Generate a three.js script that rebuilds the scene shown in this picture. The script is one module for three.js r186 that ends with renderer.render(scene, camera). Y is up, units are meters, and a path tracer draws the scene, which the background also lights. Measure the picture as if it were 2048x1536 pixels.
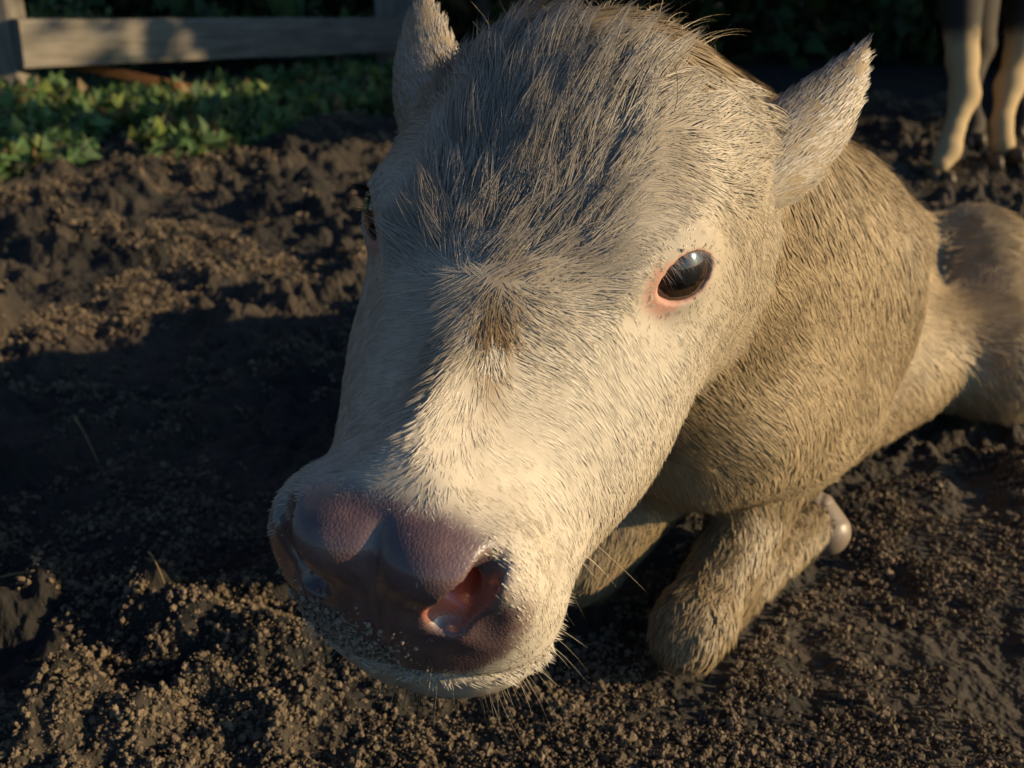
import * as THREE from 'three';
import { Sky } from 'three/addons/objects/Sky.js';
import { mergeGeometries } from 'three/addons/utils/BufferGeometryUtils.js';

// ---------------------------------------------------------------- camera, sky, sun, exposure
const scene = new THREE.Scene();
const camera = new THREE.PerspectiveCamera(41.1, 4 / 3, 0.05, 400);
camera.position.set(0, 0.4, 0);
camera.rotation.set(-21.5 * Math.PI / 180, 0, 0);
camera.focus = 0.42;
camera.userData.fStop = 13;
scene.add(camera);

const sunAz = 79 * Math.PI / 180, sunEl = 17 * Math.PI / 180;    // measured from behind the camera towards the right
const sunDir = new THREE.Vector3(Math.sin(sunAz) * Math.cos(sunEl), Math.sin(sunEl), Math.cos(sunAz) * Math.cos(sunEl));
const sky = new Sky();
sky.name = 'sky';
sky.scale.setScalar(300);
sky.userData.kind = 'structure';
sky.material.uniforms.sunPosition.value.copy(sunDir);
sky.material.uniforms.turbidity.value = 3;
sky.material.uniforms.rayleigh.value = 1.6;
sky.material.uniforms.mieCoefficient.value = 0.004;
scene.add(sky);
scene.environmentIntensity = 0.165;
const sun = new THREE.DirectionalLight(new THREE.Color(1.0, 0.74, 0.41), 5);
sun.name = 'sun';
sun.position.copy(sunDir).multiplyScalar(30);
sun.castShadow = true;
sun.shadow.mapSize.set(4096, 4096);
Object.assign(sun.shadow.camera, { left: -6, right: 6, top: 6, bottom: -6, near: 1, far: 80 });
scene.add(sun, sun.target);

const renderer = new THREE.WebGLRenderer({ antialias: true });
renderer.toneMapping = THREE.LinearToneMapping;
renderer.toneMappingExposure = 1.36;
renderer.shadowMap.enabled = true;

// ---------------------------------------------------------------- helpers
function rng(seed) {
  let s = seed >>> 0;
  return () => { s = (s + 0x6d2b79f5) | 0; let t = Math.imul(s ^ (s >>> 15), 1 | s); t = (t + Math.imul(t ^ (t >>> 7), 61 | t)) ^ t; return ((t ^ (t >>> 14)) >>> 0) / 4294967296; };
}
const clamp = (x, a, b) => (x < a ? a : x > b ? b : x);
const lerp = (a, b, t) => a + (b - a) * t;
const sstep = (x, a, b) => { const t = clamp((x - a) / (b - a), 0, 1); return t * t * (3 - 2 * t); };
function hash3(x, y, z) { let h = Math.imul(x, 374761393) ^ Math.imul(y, 668265263) ^ Math.imul(z, 2147483647 - 1274126177); h = Math.imul(h ^ (h >>> 13), 1274126177); return ((h ^ (h >>> 16)) >>> 0) / 4294967296; }
function noise3(x, y, z) {                                       // value noise, 0..1
  const xi = Math.floor(x), yi = Math.floor(y), zi = Math.floor(z);
  let u = x - xi, v = y - yi, w = z - zi;
  u = u * u * (3 - 2 * u); v = v * v * (3 - 2 * v); w = w * w * (3 - 2 * w);
  return lerp(lerp(lerp(hash3(xi, yi, zi), hash3(xi + 1, yi, zi), u), lerp(hash3(xi, yi + 1, zi), hash3(xi + 1, yi + 1, zi), u), v),
    lerp(lerp(hash3(xi, yi, zi + 1), hash3(xi + 1, yi, zi + 1), u), lerp(hash3(xi, yi + 1, zi + 1), hash3(xi + 1, yi + 1, zi + 1), u), v), w);
}
function fbm(x, y, z, n = 4) { let s = 0, a = 0.5; for (let i = 0; i < n; i++) { s += a * noise3(x, y, z); x = x * 2.03 + 17.1; y = y * 2.03 + 5.3; z = z * 2.03 + 9.7; a *= 0.5; } return s; }
function table(keys) {                                           // smooth curve through [x, y] keys
  const n = keys.length, m = keys.map((k, i) => { const a = keys[Math.max(0, i - 1)], b = keys[Math.min(n - 1, i + 1)]; return (b[1] - a[1]) / (b[0] - a[0]); });
  return (x) => {
    if (x <= keys[0][0]) return keys[0][1];
    if (x >= keys[n - 1][0]) return keys[n - 1][1];
    let i = 0; while (x > keys[i + 1][0]) i++;
    const h = keys[i + 1][0] - keys[i][0], t = (x - keys[i][0]) / h, t2 = t * t, t3 = t2 * t;
    return (2 * t3 - 3 * t2 + 1) * keys[i][1] + (t3 - 2 * t2 + t) * h * m[i] + (3 * t2 - 2 * t3) * keys[i + 1][1] + (t3 - t2) * h * m[i + 1];
  };
}
const smin = (a, b, k) => { const h = Math.max(k - Math.abs(a - b), 0) / k; return Math.min(a, b) - h * h * k * 0.25; };
const smax = (a, b, k) => -smin(-a, -b, k);
function ell(x, y, z, cx, cy, cz, rx, ry, rz) {                  // ellipsoid
  const ax = (x - cx) / rx, ay = (y - cy) / ry, az = (z - cz) / rz, k0 = Math.sqrt(ax * ax + ay * ay + az * az), bx = ax / rx, by = ay / ry, bz = az / rz, k1 = Math.sqrt(bx * bx + by * by + bz * bz);
  return k1 < 1e-9 ? -Math.min(rx, ry, rz) : k0 * (k0 - 1) / k1;
}
function cone(x, y, z, a, b, ra, rb) {                           // tapered capsule
  const dx = b[0] - a[0], dy = b[1] - a[1], dz = b[2] - a[2], px = x - a[0], py = y - a[1], pz = z - a[2];
  const t = clamp((px * dx + py * dy + pz * dz) / (dx * dx + dy * dy + dz * dz), 0, 1);
  return Math.hypot(px - dx * t, py - dy * t, pz - dz * t) - lerp(ra, rb, t);
}
// Surface nets over a box: returns an indexed geometry whose vertices lie on f = 0.
function surfaceNets(f, lo, hi, cell, keep) {
  const nx = Math.ceil((hi[0] - lo[0]) / cell) + 1, ny = Math.ceil((hi[1] - lo[1]) / cell) + 1, nz = Math.ceil((hi[2] - lo[2]) / cell) + 1;
  const v = new Float32Array(nx * ny * nz), sx = 1, sy = nx, sz = nx * ny;
  for (let k = 0, o = 0; k < nz; k++) for (let j = 0; j < ny; j++) for (let i = 0; i < nx; i++, o++) v[o] = f(lo[0] + i * cell, lo[1] + j * cell, lo[2] + k * cell);
  const id = new Int32Array(nx * ny * nz).fill(-1), pos = [], idx = [];
  const corner = [0, sx, sy, sx + sy, sz, sx + sz, sy + sz, sx + sy + sz];
  const edges = [[0, 1], [2, 3], [4, 5], [6, 7], [0, 2], [1, 3], [4, 6], [5, 7], [0, 4], [1, 5], [2, 6], [3, 7]];
  for (let k = 0; k < nz - 1; k++) for (let j = 0; j < ny - 1; j++) for (let i = 0; i < nx - 1; i++) {
    const o = i + j * sy + k * sz;
    let m = 0; for (let c = 0; c < 8; c++) if (v[o + corner[c]] < 0) m |= 1 << c;
    if (m === 0 || m === 255) continue;
    let x = 0, y = 0, z = 0, n = 0;
    for (const [a, b] of edges) {
      if (((m >> a) & 1) === ((m >> b) & 1)) continue;
      const va = v[o + corner[a]], vb = v[o + corner[b]], t = va / (va - vb);
      x += lerp(a & 1, b & 1, t); y += lerp((a >> 1) & 1, (b >> 1) & 1, t); z += lerp(a >> 2, b >> 2, t); n++;
    }
    id[o] = pos.length / 3;
    pos.push(lo[0] + (i + x / n) * cell, lo[1] + (j + y / n) * cell, lo[2] + (k + z / n) * cell);
  }
  const quad = (a, b, c, d, flip) => { if (a < 0 || b < 0 || c < 0 || d < 0) return; if (flip) idx.push(a, c, b, a, d, c); else idx.push(a, b, c, a, c, d); };
  for (let k = 1; k < nz - 1; k++) for (let j = 1; j < ny - 1; j++) for (let i = 1; i < nx - 1; i++) {
    const o = i + j * sy + k * sz, s = v[o] < 0;
    if (s !== v[o + sx] < 0) quad(id[o - sy - sz], id[o - sz], id[o], id[o - sy], !s);
    if (s !== v[o + sy] < 0) quad(id[o - sx - sz], id[o - sx], id[o], id[o - sz], !s);
    if (s !== v[o + sz] < 0) quad(id[o - sx - sy], id[o - sy], id[o], id[o - sx], !s);
  }
  const g = { pos: new Float32Array(pos), idx: new Uint32Array(idx) };
  if (keep) { const out = []; for (let t = 0; t < g.idx.length; t += 3) { const a = g.idx[t] * 3, b = g.idx[t + 1] * 3, c = g.idx[t + 2] * 3; if (keep((pos[a] + pos[b] + pos[c]) / 3, (pos[a + 1] + pos[b + 1] + pos[c + 1]) / 3, (pos[a + 2] + pos[b + 2] + pos[c + 2]) / 3)) out.push(g.idx[t], g.idx[t + 1], g.idx[t + 2]); } g.idx = new Uint32Array(out); }
  return g;
}

// ---------------------------------------------------------------- the calf's shape
// head axes: x towards the calf's left, y up, z towards the muzzle; origin between the eyes
const headM = new THREE.Matrix4().set(
  0.93787, -0.04271, -0.34434, 0.00442,
  -0.10955, 0.90518, -0.41067, 0.28219,
  0.32923, 0.42288, 0.84426, -0.42586,
  0, 0, 0, 1);
const headI = headM.clone().invert();
const HM = headM.elements, HI = headI.elements;
const toWorld = (x, y, z) => [HM[0] * x + HM[4] * y + HM[8] * z + HM[12], HM[1] * x + HM[5] * y + HM[9] * z + HM[13], HM[2] * x + HM[6] * y + HM[10] * z + HM[14]];
const toHead = (x, y, z) => [HI[0] * x + HI[4] * y + HI[8] * z + HI[12], HI[1] * x + HI[5] * y + HI[9] * z + HI[13], HI[2] * x + HI[6] * y + HI[10] * z + HI[14]];

const topT = table([[-0.15, -0.01], [-0.135, 0.014], [-0.115, 0.036], [-0.09, 0.0485], [-0.05, 0.0535], [0, 0.0455], [0.04, 0.034], [0.08, 0.0245], [0.11, 0.019], [0.14, 0.013], [0.165, 0.01]]);
const botT = table([[-0.15, -0.07], [-0.12, -0.09], [-0.08, -0.102], [0, -0.110], [0.05, -0.110], [0.09, -0.109], [0.125, -0.111], [0.165, -0.112]]);
const hwT = table([[-0.15, 0.03], [-0.135, 0.050], [-0.11, 0.066], [-0.08, 0.0745], [-0.04, 0.0775], [0, 0.0775], [0.03, 0.074], [0.05, 0.069], [0.075, 0.0605], [0.09, 0.0565], [0.12, 0.0575], [0.14, 0.060], [0.165, 0.060]]);
const narrowT = table([[-0.01, 0.0], [0.03, 0.08], [0.05, 0.33], [0.075, 0.70], [0.09, 0.80], [0.11, 0.72], [0.125, 0.42], [0.14, 0.1], [0.165, 0.05]]);
const midT = table([[-0.15, -0.02], [-0.08, -0.03], [0, -0.048], [0.05, -0.055], [0.10, -0.052], [0.13, -0.056], [0.165, -0.058]]);
const EYE = [0.0570, 0.0106, -0.0125], EYE_R = 0.0203;
const eyeO = new THREE.Vector3(0.68, 0.36, 0.64).normalize(), eyeA = new THREE.Vector3(-0.65, -0.12, 0.75).projectOnPlane(eyeO).normalize(), eyeB = new THREE.Vector3().crossVectors(eyeA, eyeO).normalize();
if (eyeB.y < 0) eyeB.negate();
function eyeSlit(x, y, z) {                                       // signed distance to the almond opening, in the plane of the lids
  const dx = x - EYE[0], dy = y - EYE[1], dz = z - EYE[2];
  const a = dx * eyeA.x + dy * eyeA.y + dz * eyeA.z, b = dx * eyeB.x + dy * eyeB.y + dz * eyeB.z, o = dx * eyeO.x + dy * eyeO.y + dz * eyeO.z;
  const r = 0.0160, up = Math.hypot(a, b + 0.0070) - r, down = Math.hypot(a, b - 0.0060) - r;
  return [smax(up, down, 0.003), o, a, b];
}
function headSDF(x0, y, z) {
  const x = Math.abs(x0);
  const t = topT(z), b = botT(z), w = hwT(z), my = midT(z), hh = y > my ? t - my : my - b, v = (y - my) / hh;
  const snout = sstep(z, -0.01, 0.06);
  const wv = w * (1 - (v > 0 ? narrowT(z) : lerp(0.12, 0.04, sstep(z, 0.09, 0.13))) * Math.min(v * v, 1.4));
  const p = lerp(lerp(2.5, 2.25, snout), 2.7, sstep(z, 0.10, 0.14)), u = x / wv;
  let d = (Math.pow(Math.pow(u, p) + Math.pow(Math.abs(v), p), 1 / p) - 1) * Math.min(wv, hh) * 0.95;
  const zf = 0.159 - (y + 0.045) * (y + 0.045) * (y < -0.045 ? 3 : 5) - x * x * 6.5;
  d = smax(d, (z - zf) * 0.85, 0.022);
  d = smax(d, (-0.14 - z) * 0.9, 0.03);
  if (z < 0.07) {
    d = smin(d, ell(x, y, z, 0.050, -0.02, -0.055, 0.028, 0.05, 0.05), 0.03);            // cheek
    d = smin(d, ell(x, y, z, 0.044, 0.024, -0.014, 0.022, 0.012, 0.03), 0.022);       // brow
    d = smax(d, -ell(x, y, z, 0.085, 0.012, 0.045, 0.020, 0.018, 0.03), 0.03);           // hollow before the eye
    const e = Math.hypot(x - EYE[0], y - EYE[1], z - EYE[2]);
    d = smin(d, e - 0.0216, 0.009);
    const [s, o] = eyeSlit(x, y, z);
    if (o > 0) d = smax(d, -s, 0.0028);
  }
  if (z > 0.06) {
    d = smin(d, ell(x, y, z, 0.035, -0.024, 0.129, 0.0155, 0.022, 0.022), 0.012);      // wing of the nostril
    d = smin(d, ell(x, y, z, 0.0175, -0.0085, 0.1415, 0.0185, 0.0125, 0.0145), 0.008);      // the two lobes over the nostrils
    const slit = smin(cone(x, y, z, [0.0265, -0.0245, 0.1525], [0.0330, -0.0135, 0.1480], 0.0074, 0.0080), cone(x, y, z, [0.0330, -0.0135, 0.1480], [0.0430, 0.0010, 0.1360], 0.0074, 0.0040), 0.003);
    const deep = cone(x, y, z, [0.028, -0.017, 0.1465], [0.014, -0.010, 0.105], 0.0080, 0.0070);
    d = smax(d, -ell(x, y, z, 0.043, -0.022, 0.1545, 0.010, 0.014, 0.0080), 0.008);       // the shallow ramp outside the opening
    d = smax(d, -smin(slit, deep, 0.004), 0.0026);
    d += 0.0010 * Math.exp(-(x * x) / 0.000012) * sstep(z, 0.135, 0.145);              // groove down the middle of the pad
    const m = Math.max(Math.abs(y + 0.066 + 0.3 * (0.15 - z)) - 0.0012, -0.003);        // line of the mouth
    d = smax(d, -(m), 0.004) * 1;
  }
  return d;
}
function bodySDF(x, y, z) {
  let d = cone(x, y, z, [0.040, 0.315, -0.49], [0.17, 0.215, -0.68], 0.073, 0.10);                    // neck
  d = smin(d, cone(x, y, z, [0.03, 0.26, -0.50], [0.12, 0.17, -0.60], 0.05, 0.065), 0.05);            // throat
  d = smin(d, cone(x, y, z, [0.180, 0.178, -0.78], [0.36, 0.115, -1.08], 0.109, 0.095), 0.05);           // trunk
  d = smin(d, ell(x, y, z, 0.213, 0.178, -0.71, 0.073, 0.105, 0.082), 0.035);                           // shoulder
  d = smin(d, cone(x, y, z, [0.115, 0.16, -0.58], [0.17, 0.13, -0.65], 0.062, 0.07), 0.04);           // brisket
  d = smin(d, cone(x, y, z, [0.203, 0.100, -0.668], [0.110, 0.029, -0.530], 0.0285, 0.0205), 0.014);    // left forearm
  d = smin(d, cone(x, y, z, [0.112, 0.034, -0.530], [0.107, 0.032, -0.524], 0.0235, 0.0225), 0.012);    // left knee
  d = smin(d, cone(x, y, z, [0.118, 0.022, -0.55], [0.222, 0.024, -0.672], 0.019, 0.018), 0.008);      // left cannon, folded under
  d = smin(d, cone(x, y, z, [0.10, 0.11, -0.63], [0.045, 0.048, -0.585], 0.042, 0.032), 0.02);        // right forearm
  d = smin(d, cone(x, y, z, [0.488, 0.110, -1.060], [0.460, 0.066, -0.905], 0.072, 0.047), 0.02);          // left thigh
  d = smin(d, cone(x, y, z, [0.455, 0.055, -0.905], [0.55, 0.02, -1.02], 0.040, 0.026), 0.015);         // left shank
  d = smin(d, cone(x, y, z, [0.25, 0.075, -0.79], [0.43, 0.062, -0.97], 0.060, 0.055), 0.03);            // belly
  return d;
}
const fromHead = (x, y, z) => { const w = toWorld(x, y, z); return smin(headSDF(x, y, z), bodySDF(w[0], w[1], w[2]), 0.03); };
const fromWorld = (x, y, z) => { const h = toHead(x, y, z), b = bodySDF(x, y, z); return (h[2] > 0.3 || h[2] < -0.35) ? b : smin(headSDF(h[0], h[1], h[2]), b, 0.03); };
const HLO = [-0.105, -0.13, -0.15], HHI = [0.105, 0.095, 0.175];
const headNet = surfaceNets(fromHead, HLO, HHI, 0.0024);
for (let i = 0; i < headNet.pos.length; i += 3) { const w = toWorld(headNet.pos[i], headNet.pos[i + 1], headNet.pos[i + 2]); headNet.pos[i] = w[0]; headNet.pos[i + 1] = w[1]; headNet.pos[i + 2] = w[2]; }
const M = 0.004;
const bodyNet = surfaceNets(fromWorld, [-0.08, -0.04, -1.3], [0.66, 0.42, -0.42], 0.008, (x, y, z) => { const h = toHead(x, y, z); return !(h[0] > HLO[0] + M && h[0] < HHI[0] - M && h[1] > HLO[1] + M && h[1] < HHI[1] - M && h[2] > HLO[2] + M && h[2] < HHI[2]); });
function gradNormals(net, f) {
  const n = new Float32Array(net.pos.length), e = 0.0012;
  for (let i = 0; i < n.length; i += 3) {
    const x = net.pos[i], y = net.pos[i + 1], z = net.pos[i + 2];
    const a = f(x + e, y, z) - f(x - e, y, z), b = f(x, y + e, z) - f(x, y - e, z), c = f(x, y, z + e) - f(x, y, z - e), l = Math.hypot(a, b, c) || 1;
    n[i] = a / l; n[i + 1] = b / l; n[i + 2] = c / l;
  }
  return n;
}
function toGeometry(net) {
  const g = new THREE.BufferGeometry();
  g.setAttribute('position', new THREE.BufferAttribute(net.pos, 3));
  g.setIndex(new THREE.BufferAttribute(net.idx, 1));
  g.setAttribute('normal', new THREE.BufferAttribute(gradNormals(net, fromWorld), 3));
  return g;
}
const calf = new THREE.Group();
calf.name = 'calf';
calf.userData = { label: 'pale grey newborn calf lying on the trodden mud, face close up', category: 'calf' };
scene.add(calf);
// how much of the bare, wet nose there is at a point of the head (0 fur, 1 bare)
const padAt = (x, y, z) => {
  if (z < 0.105) return 0;
  const up = y > -0.029, r = Math.pow(Math.pow(Math.abs(x) / 0.052, 2.3) + Math.pow(Math.abs(y + 0.029) / (up ? 0.052 : 0.036), 2.3), 1 / 2.3) + 0.10 * (noise3(x * 260, y * 260, z * 260) - 0.5) + (up ? 22 * Math.max(0, 0.141 - z - 0.14 * Math.abs(x)) : 0);
  return 1 - sstep(r, y > -0.02 ? 0.78 : 0.88, 1.1);
};
// ---- ears: a leaf-shaped shell cupped towards its front, one on each side
const earW = table([[0, 0.018], [0.15, 0.022], [0.4, 0.0245], [0.65, 0.0205], [0.85, 0.0115], [1, 0.0012]]);
function earNet(side) {
  const base = new THREE.Vector3(0.072, 0.008, -0.074), mid = new THREE.Vector3(0.103, 0.018, -0.108), tip = new THREE.Vector3(0.1155, 0.037, -0.168);
  const curve = new THREE.QuadraticBezierCurve3(base, mid, tip), nu = 40, nv = 24, pos = [], idx = [];
  const out = new THREE.Vector3(0.12, 0.6, 0.78);
  for (const face of [1, -1]) for (let i = 0; i <= nu; i++) {
    const u = i / nu, c = curve.getPoint(u), s = curve.getTangent(u), n = out.clone().projectOnPlane(s).normalize(), a = new THREE.Vector3().crossVectors(s, n).normalize(), w = earW(u);
    for (let j = 0; j <= nv; j++) {
      const v = j / nv * 2 - 1, cup = -0.42 * w * v * v, th = 0.0024 * Math.sqrt(Math.max(0, 1 - v * v)) * (1 - 0.5 * u) + 0.0003;
      const p = c.clone().addScaledVector(a, v * w * (1 - 0.12 * v * v)).addScaledVector(n, cup + face * th);
      const q = toWorld(side * p.x, p.y, p.z); pos.push(q[0], q[1], q[2]);
    }
  }
  const row = nv + 1, off = (nu + 1) * row;
  for (let i = 0; i < nu; i++) for (let j = 0; j < nv; j++) {
    const a = i * row + j, b = a + 1, c = a + row, d = c + 1;
    if (side > 0) { idx.push(a, b, c, b, d, c); idx.push(off + a, off + c, off + b, off + b, off + c, off + d); } else { idx.push(a, c, b, b, c, d); idx.push(off + a, off + b, off + c, off + b, off + d, off + c); }
  }
  return { pos: new Float32Array(pos), idx: new Uint32Array(idx), ear: side, inner: off };
}
const earNets = [earNet(1), earNet(-1)];
const earGeos = earNets.map((net) => {
  const g = new THREE.BufferGeometry();
  g.setAttribute('position', new THREE.BufferAttribute(net.pos, 3)); g.setIndex(new THREE.BufferAttribute(net.idx, 1)); g.computeVertexNormals();
  return g;
});
headNet.nor = gradNormals(headNet, fromWorld); bodyNet.nor = gradNormals(bodyNet, fromWorld);
earNets.forEach((net, i) => { net.nor = earGeos[i].attributes.normal.array; });

const WH = [0.003, 0.0335, 0.042];                                // the whorl on the forehead
const norm = (v) => { const l = Math.hypot(v[0], v[1], v[2]) || 1; return [v[0] / l, v[1] / l, v[2] / l]; };
const cross = (a, b) => [a[1] * b[2] - a[2] * b[1], a[2] * b[0] - a[0] * b[2], a[0] * b[1] - a[1] * b[0]];
const rotW = (v) => [HM[0] * v[0] + HM[4] * v[1] + HM[8] * v[2], HM[1] * v[0] + HM[5] * v[1] + HM[9] * v[2], HM[2] * v[0] + HM[6] * v[1] + HM[10] * v[2]];
// ---- skin colours: grey-brown under the coat, pink round the eyes and in the nostrils (shade painted on their outer wall), dark on the nose
const SKIN = [0.50, 0.385, 0.31], PINK = [0.46, 0.25, 0.19], PAD = [0.115, 0.070, 0.070], MEAT = [0.50, 0.16, 0.10];
const mix3 = (a, b, t) => [lerp(a[0], b[0], t), lerp(a[1], b[1], t), lerp(a[2], b[2], t)];
const eyeDist = (x, y, z) => { const [s, o, a, b] = eyeSlit(Math.abs(x), y, z); return o > 0.004 ? [s, a, b] : [1, 0, 0]; };
function skinColor(wx, wy, wz) {
  const [x, y, z] = toHead(wx, wy, wz);
  const own = coat([wx, wy, wz]); let c = own ? [own.col[0] * 0.9, own.col[1] * 0.9, own.col[2] * 0.9] : SKIN;
  if (z > -0.16 && Math.abs(x) < 0.13) {
    const [s, a] = eyeDist(x, y, z);
    if (s < 0.03) c = mix3(PINK, c, sstep(s, 0.0002 + 0.003 * sstep(a, 0.004, 0.014), 0.0022 + 0.009 * sstep(a, 0.004, 0.014)));
    const p = padAt(x, y, z);
    if (p > 0) {
      const mottled = mix3(PAD, [0.17, 0.102, 0.092], sstep(fbm(x * 120, y * 120, z * 120, 3), 0.42, 0.62));
      const ax = Math.abs(x), inside = Math.min(cone(ax, y, z, [0.026, -0.020, 0.150], [0.015, -0.010, 0.108], 0.0085, 0.012), 1);
      c = mix3(c, mix3(mix3(MEAT, [0.10, 0.03, 0.025], sstep(ax, 0.025, 0.033)), mottled, sstep(inside, -0.001, 0.003)), p);  // outer nostril wall painted dark for the shade inside the hole
    }
  }
  return c;
}
function paint(g) {
  const p = g.attributes.position.array, c = new Float32Array(p.length);
  for (let i = 0; i < p.length; i += 3) c.set(skinColor(p[i], p[i + 1], p[i + 2]), i);
  g.setAttribute('color', new THREE.BufferAttribute(c, 3));
  return g;
}
function geometryOf(net, keep) {
  const g = new THREE.BufferGeometry(), map = new Map(), pos = [], nor = [], idx = [];
  for (let t = 0; t < net.idx.length; t += 3) {
    if (keep && !keep(net.idx[t], net.idx[t + 1], net.idx[t + 2])) continue;
    for (let k = 0; k < 3; k++) {
      const i = net.idx[t + k];
      if (!map.has(i)) { map.set(i, pos.length / 3); pos.push(net.pos[i * 3], net.pos[i * 3 + 1], net.pos[i * 3 + 2]); nor.push(net.nor[i * 3], net.nor[i * 3 + 1], net.nor[i * 3 + 2]); }
      idx.push(map.get(i));
    }
  }
  g.setAttribute('position', new THREE.Float32BufferAttribute(pos, 3)); g.setAttribute('normal', new THREE.Float32BufferAttribute(nor, 3)); g.setIndex(idx);
  return paint(g);
}
const isPad = new Uint8Array(headNet.pos.length / 3);
for (let i = 0; i < isPad.length; i++) { const h = toHead(headNet.pos[i * 3], headNet.pos[i * 3 + 1], headNet.pos[i * 3 + 2]); isPad[i] = padAt(h[0], h[1], h[2]) > 0.5 ? 1 : 0; }
const onPad = (a, b, c) => isPad[a] + isPad[b] + isPad[c] >= 2;
const add = (name, geometry, material, parent) => { const m = new THREE.Mesh(geometry, material); m.name = name; m.castShadow = m.receiveShadow = true; parent.add(m); return m; };
const skinMat = new THREE.MeshStandardMaterial({ vertexColors: true, roughness: 0.75 });
const leather = (() => {                                           // beads of wet leathery skin
  const S = 512, d = new Uint8Array(S * S * 4), cells = 34, r = rng(8), P = [];
  for (let j = 0; j < cells; j++) for (let i = 0; i < cells; i++) P.push([r(), r()]);
  for (let y = 0; y < S; y++) for (let x = 0; x < S; x++) {
    const u = x / S * cells, v = y / S * cells, iu = Math.floor(u), iv = Math.floor(v); let f1 = 9, f2 = 9;
    for (let b = -1; b <= 1; b++) for (let a = -1; a <= 1; a++) { const i = (iu + a + cells) % cells, j = (iv + b + cells) % cells, q = P[j * cells + i], l = Math.hypot((iu + a + q[0] - u) * 1.25, (iv + b + q[1] - v) * 0.8); if (l < f1) { f2 = f1; f1 = l; } else if (l < f2) f2 = l; }
    const h = clamp(sstep(f2 - f1, 0.0, 0.45) * 0.8 + 0.2 * noise3(u * 3, v * 3, 2), 0, 1) * 255; d.set([h, h, h, 255], (y * S + x) * 4);
  }
  const t = new THREE.DataTexture(d, S, S); t.magFilter = THREE.LinearFilter; t.wrapS = t.wrapT = THREE.RepeatWrapping; t.needsUpdate = true; return t;
})();
const noseMat = new THREE.MeshPhysicalMaterial({ vertexColors: true, roughness: 0.38, clearcoat: 0.9, clearcoatRoughness: 0.17, bumpMap: leather, bumpScale: 0.00010 });
add('body', mergeGeometries([geometryOf(headNet, (a, b, c) => !onPad(a, b, c)), geometryOf(bodyNet), ...earNets.map((n) => geometryOf(n))]), skinMat, calf);
const noseGeo = geometryOf(headNet, onPad);
{
  const p = noseGeo.attributes.position.array, uv = new Float32Array(p.length / 3 * 2);
  for (let i = 0; i < uv.length / 2; i++) { const h = toHead(p[i * 3], p[i * 3 + 1], p[i * 3 + 2]); uv[i * 2] = h[0] / 0.06; uv[i * 2 + 1] = (h[1] - 0.6 * h[2]) / 0.06; }
  noseGeo.setAttribute('uv', new THREE.BufferAttribute(uv, 2));
}
add('nose', noseGeo, noseMat, calf);
// the two claws of the folded left forefoot
{
  const hoofMat = new THREE.MeshPhysicalMaterial({ color: new THREE.Color(0.20, 0.155, 0.115), roughness: 0.5, clearcoat: 0.15, clearcoatRoughness: 0.3 });
  const claw = (a, b, ra, rb) => {
    const f = (x, y, z) => cone(x, y, z, a, b, ra, rb) + 0.0012 * Math.exp(-(((x - a[0]) + 0.5 * (z - a[2]) - 0.004) ** 2) / 0.000006) + 0.0004 * fbm(x * 160, y * 500, z * 160, 2);
    const lo = [0, 1, 2].map((k) => Math.min(a[k], b[k]) - 0.03), hi = [0, 1, 2].map((k) => Math.max(a[k], b[k]) + 0.03), net = surfaceNets(f, lo, hi, 0.002);
    net.nor = gradNormals(net, f);
    const g = new THREE.BufferGeometry(); g.setAttribute('position', new THREE.BufferAttribute(net.pos, 3)); g.setAttribute('normal', new THREE.BufferAttribute(net.nor, 3)); g.setIndex(new THREE.BufferAttribute(net.idx, 1)); return g;
  };
  add('hoof', claw([0.228, 0.031, -0.680], [0.234, 0.018, -0.671], 0.0150, 0.0185), hoofMat, calf);
  add('hoof', claw([0.210, 0.032, -0.666], [0.206, 0.018, -0.654], 0.0120, 0.0150), hoofMat, calf);
}
// grains of mud stuck under the nose
{
  const g = new THREE.IcosahedronGeometry(1, 0), r = rng(14), spots = [];
  for (let i = 0; i < headNet.pos.length; i += 3) { const h = toHead(headNet.pos[i], headNet.pos[i + 1], headNet.pos[i + 2]); const q = ((h[0] + 0.016) / 0.021) ** 2 + ((h[1] + 0.050) / 0.014) ** 2; if (h[2] > 0.13) for (let t = 0; t < 8; t++) if (r() < 1.5 * Math.exp(-1.6 * q) * (0.3 + fbm(h[0] * 150, h[1] * 150, 3, 2))) spots.push(i); }
  const m = new THREE.InstancedMesh(g, new THREE.MeshStandardMaterial({ color: 0xffffff, roughness: 1 }), spots.length), o = new THREE.Object3D(), c = new THREE.Color();
  spots.forEach((i, k) => { const size = 0.0004 + 0.0010 * r() * r(); o.position.set(headNet.pos[i] + headNet.nor[i] * size * 0.5 + (r() - 0.5) * 0.003, headNet.pos[i + 1] + headNet.nor[i + 1] * size * 0.5 + (r() - 0.5) * 0.002, headNet.pos[i + 2] + headNet.nor[i + 2] * size * 0.5); o.rotation.set(r() * 6, r() * 6, r() * 6); o.scale.set(size * (0.6 + 0.8 * r()), size * (0.6 + 0.8 * r()), size); o.updateMatrix(); m.setMatrixAt(k, o.matrix); const t = 0.5 + 0.9 * r(); m.setColorAt(k, c.setRGB(0.26 * t, 0.205 * t, 0.155 * t)); });
  m.name = 'mud_grains'; m.userData.kind = 'stuff'; m.castShadow = m.receiveShadow = true; calf.add(m);
}
const eyeMat = new THREE.MeshPhysicalMaterial({ vertexColors: true, roughness: 0.12, clearcoat: 1, clearcoatRoughness: 0.03 });
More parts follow.
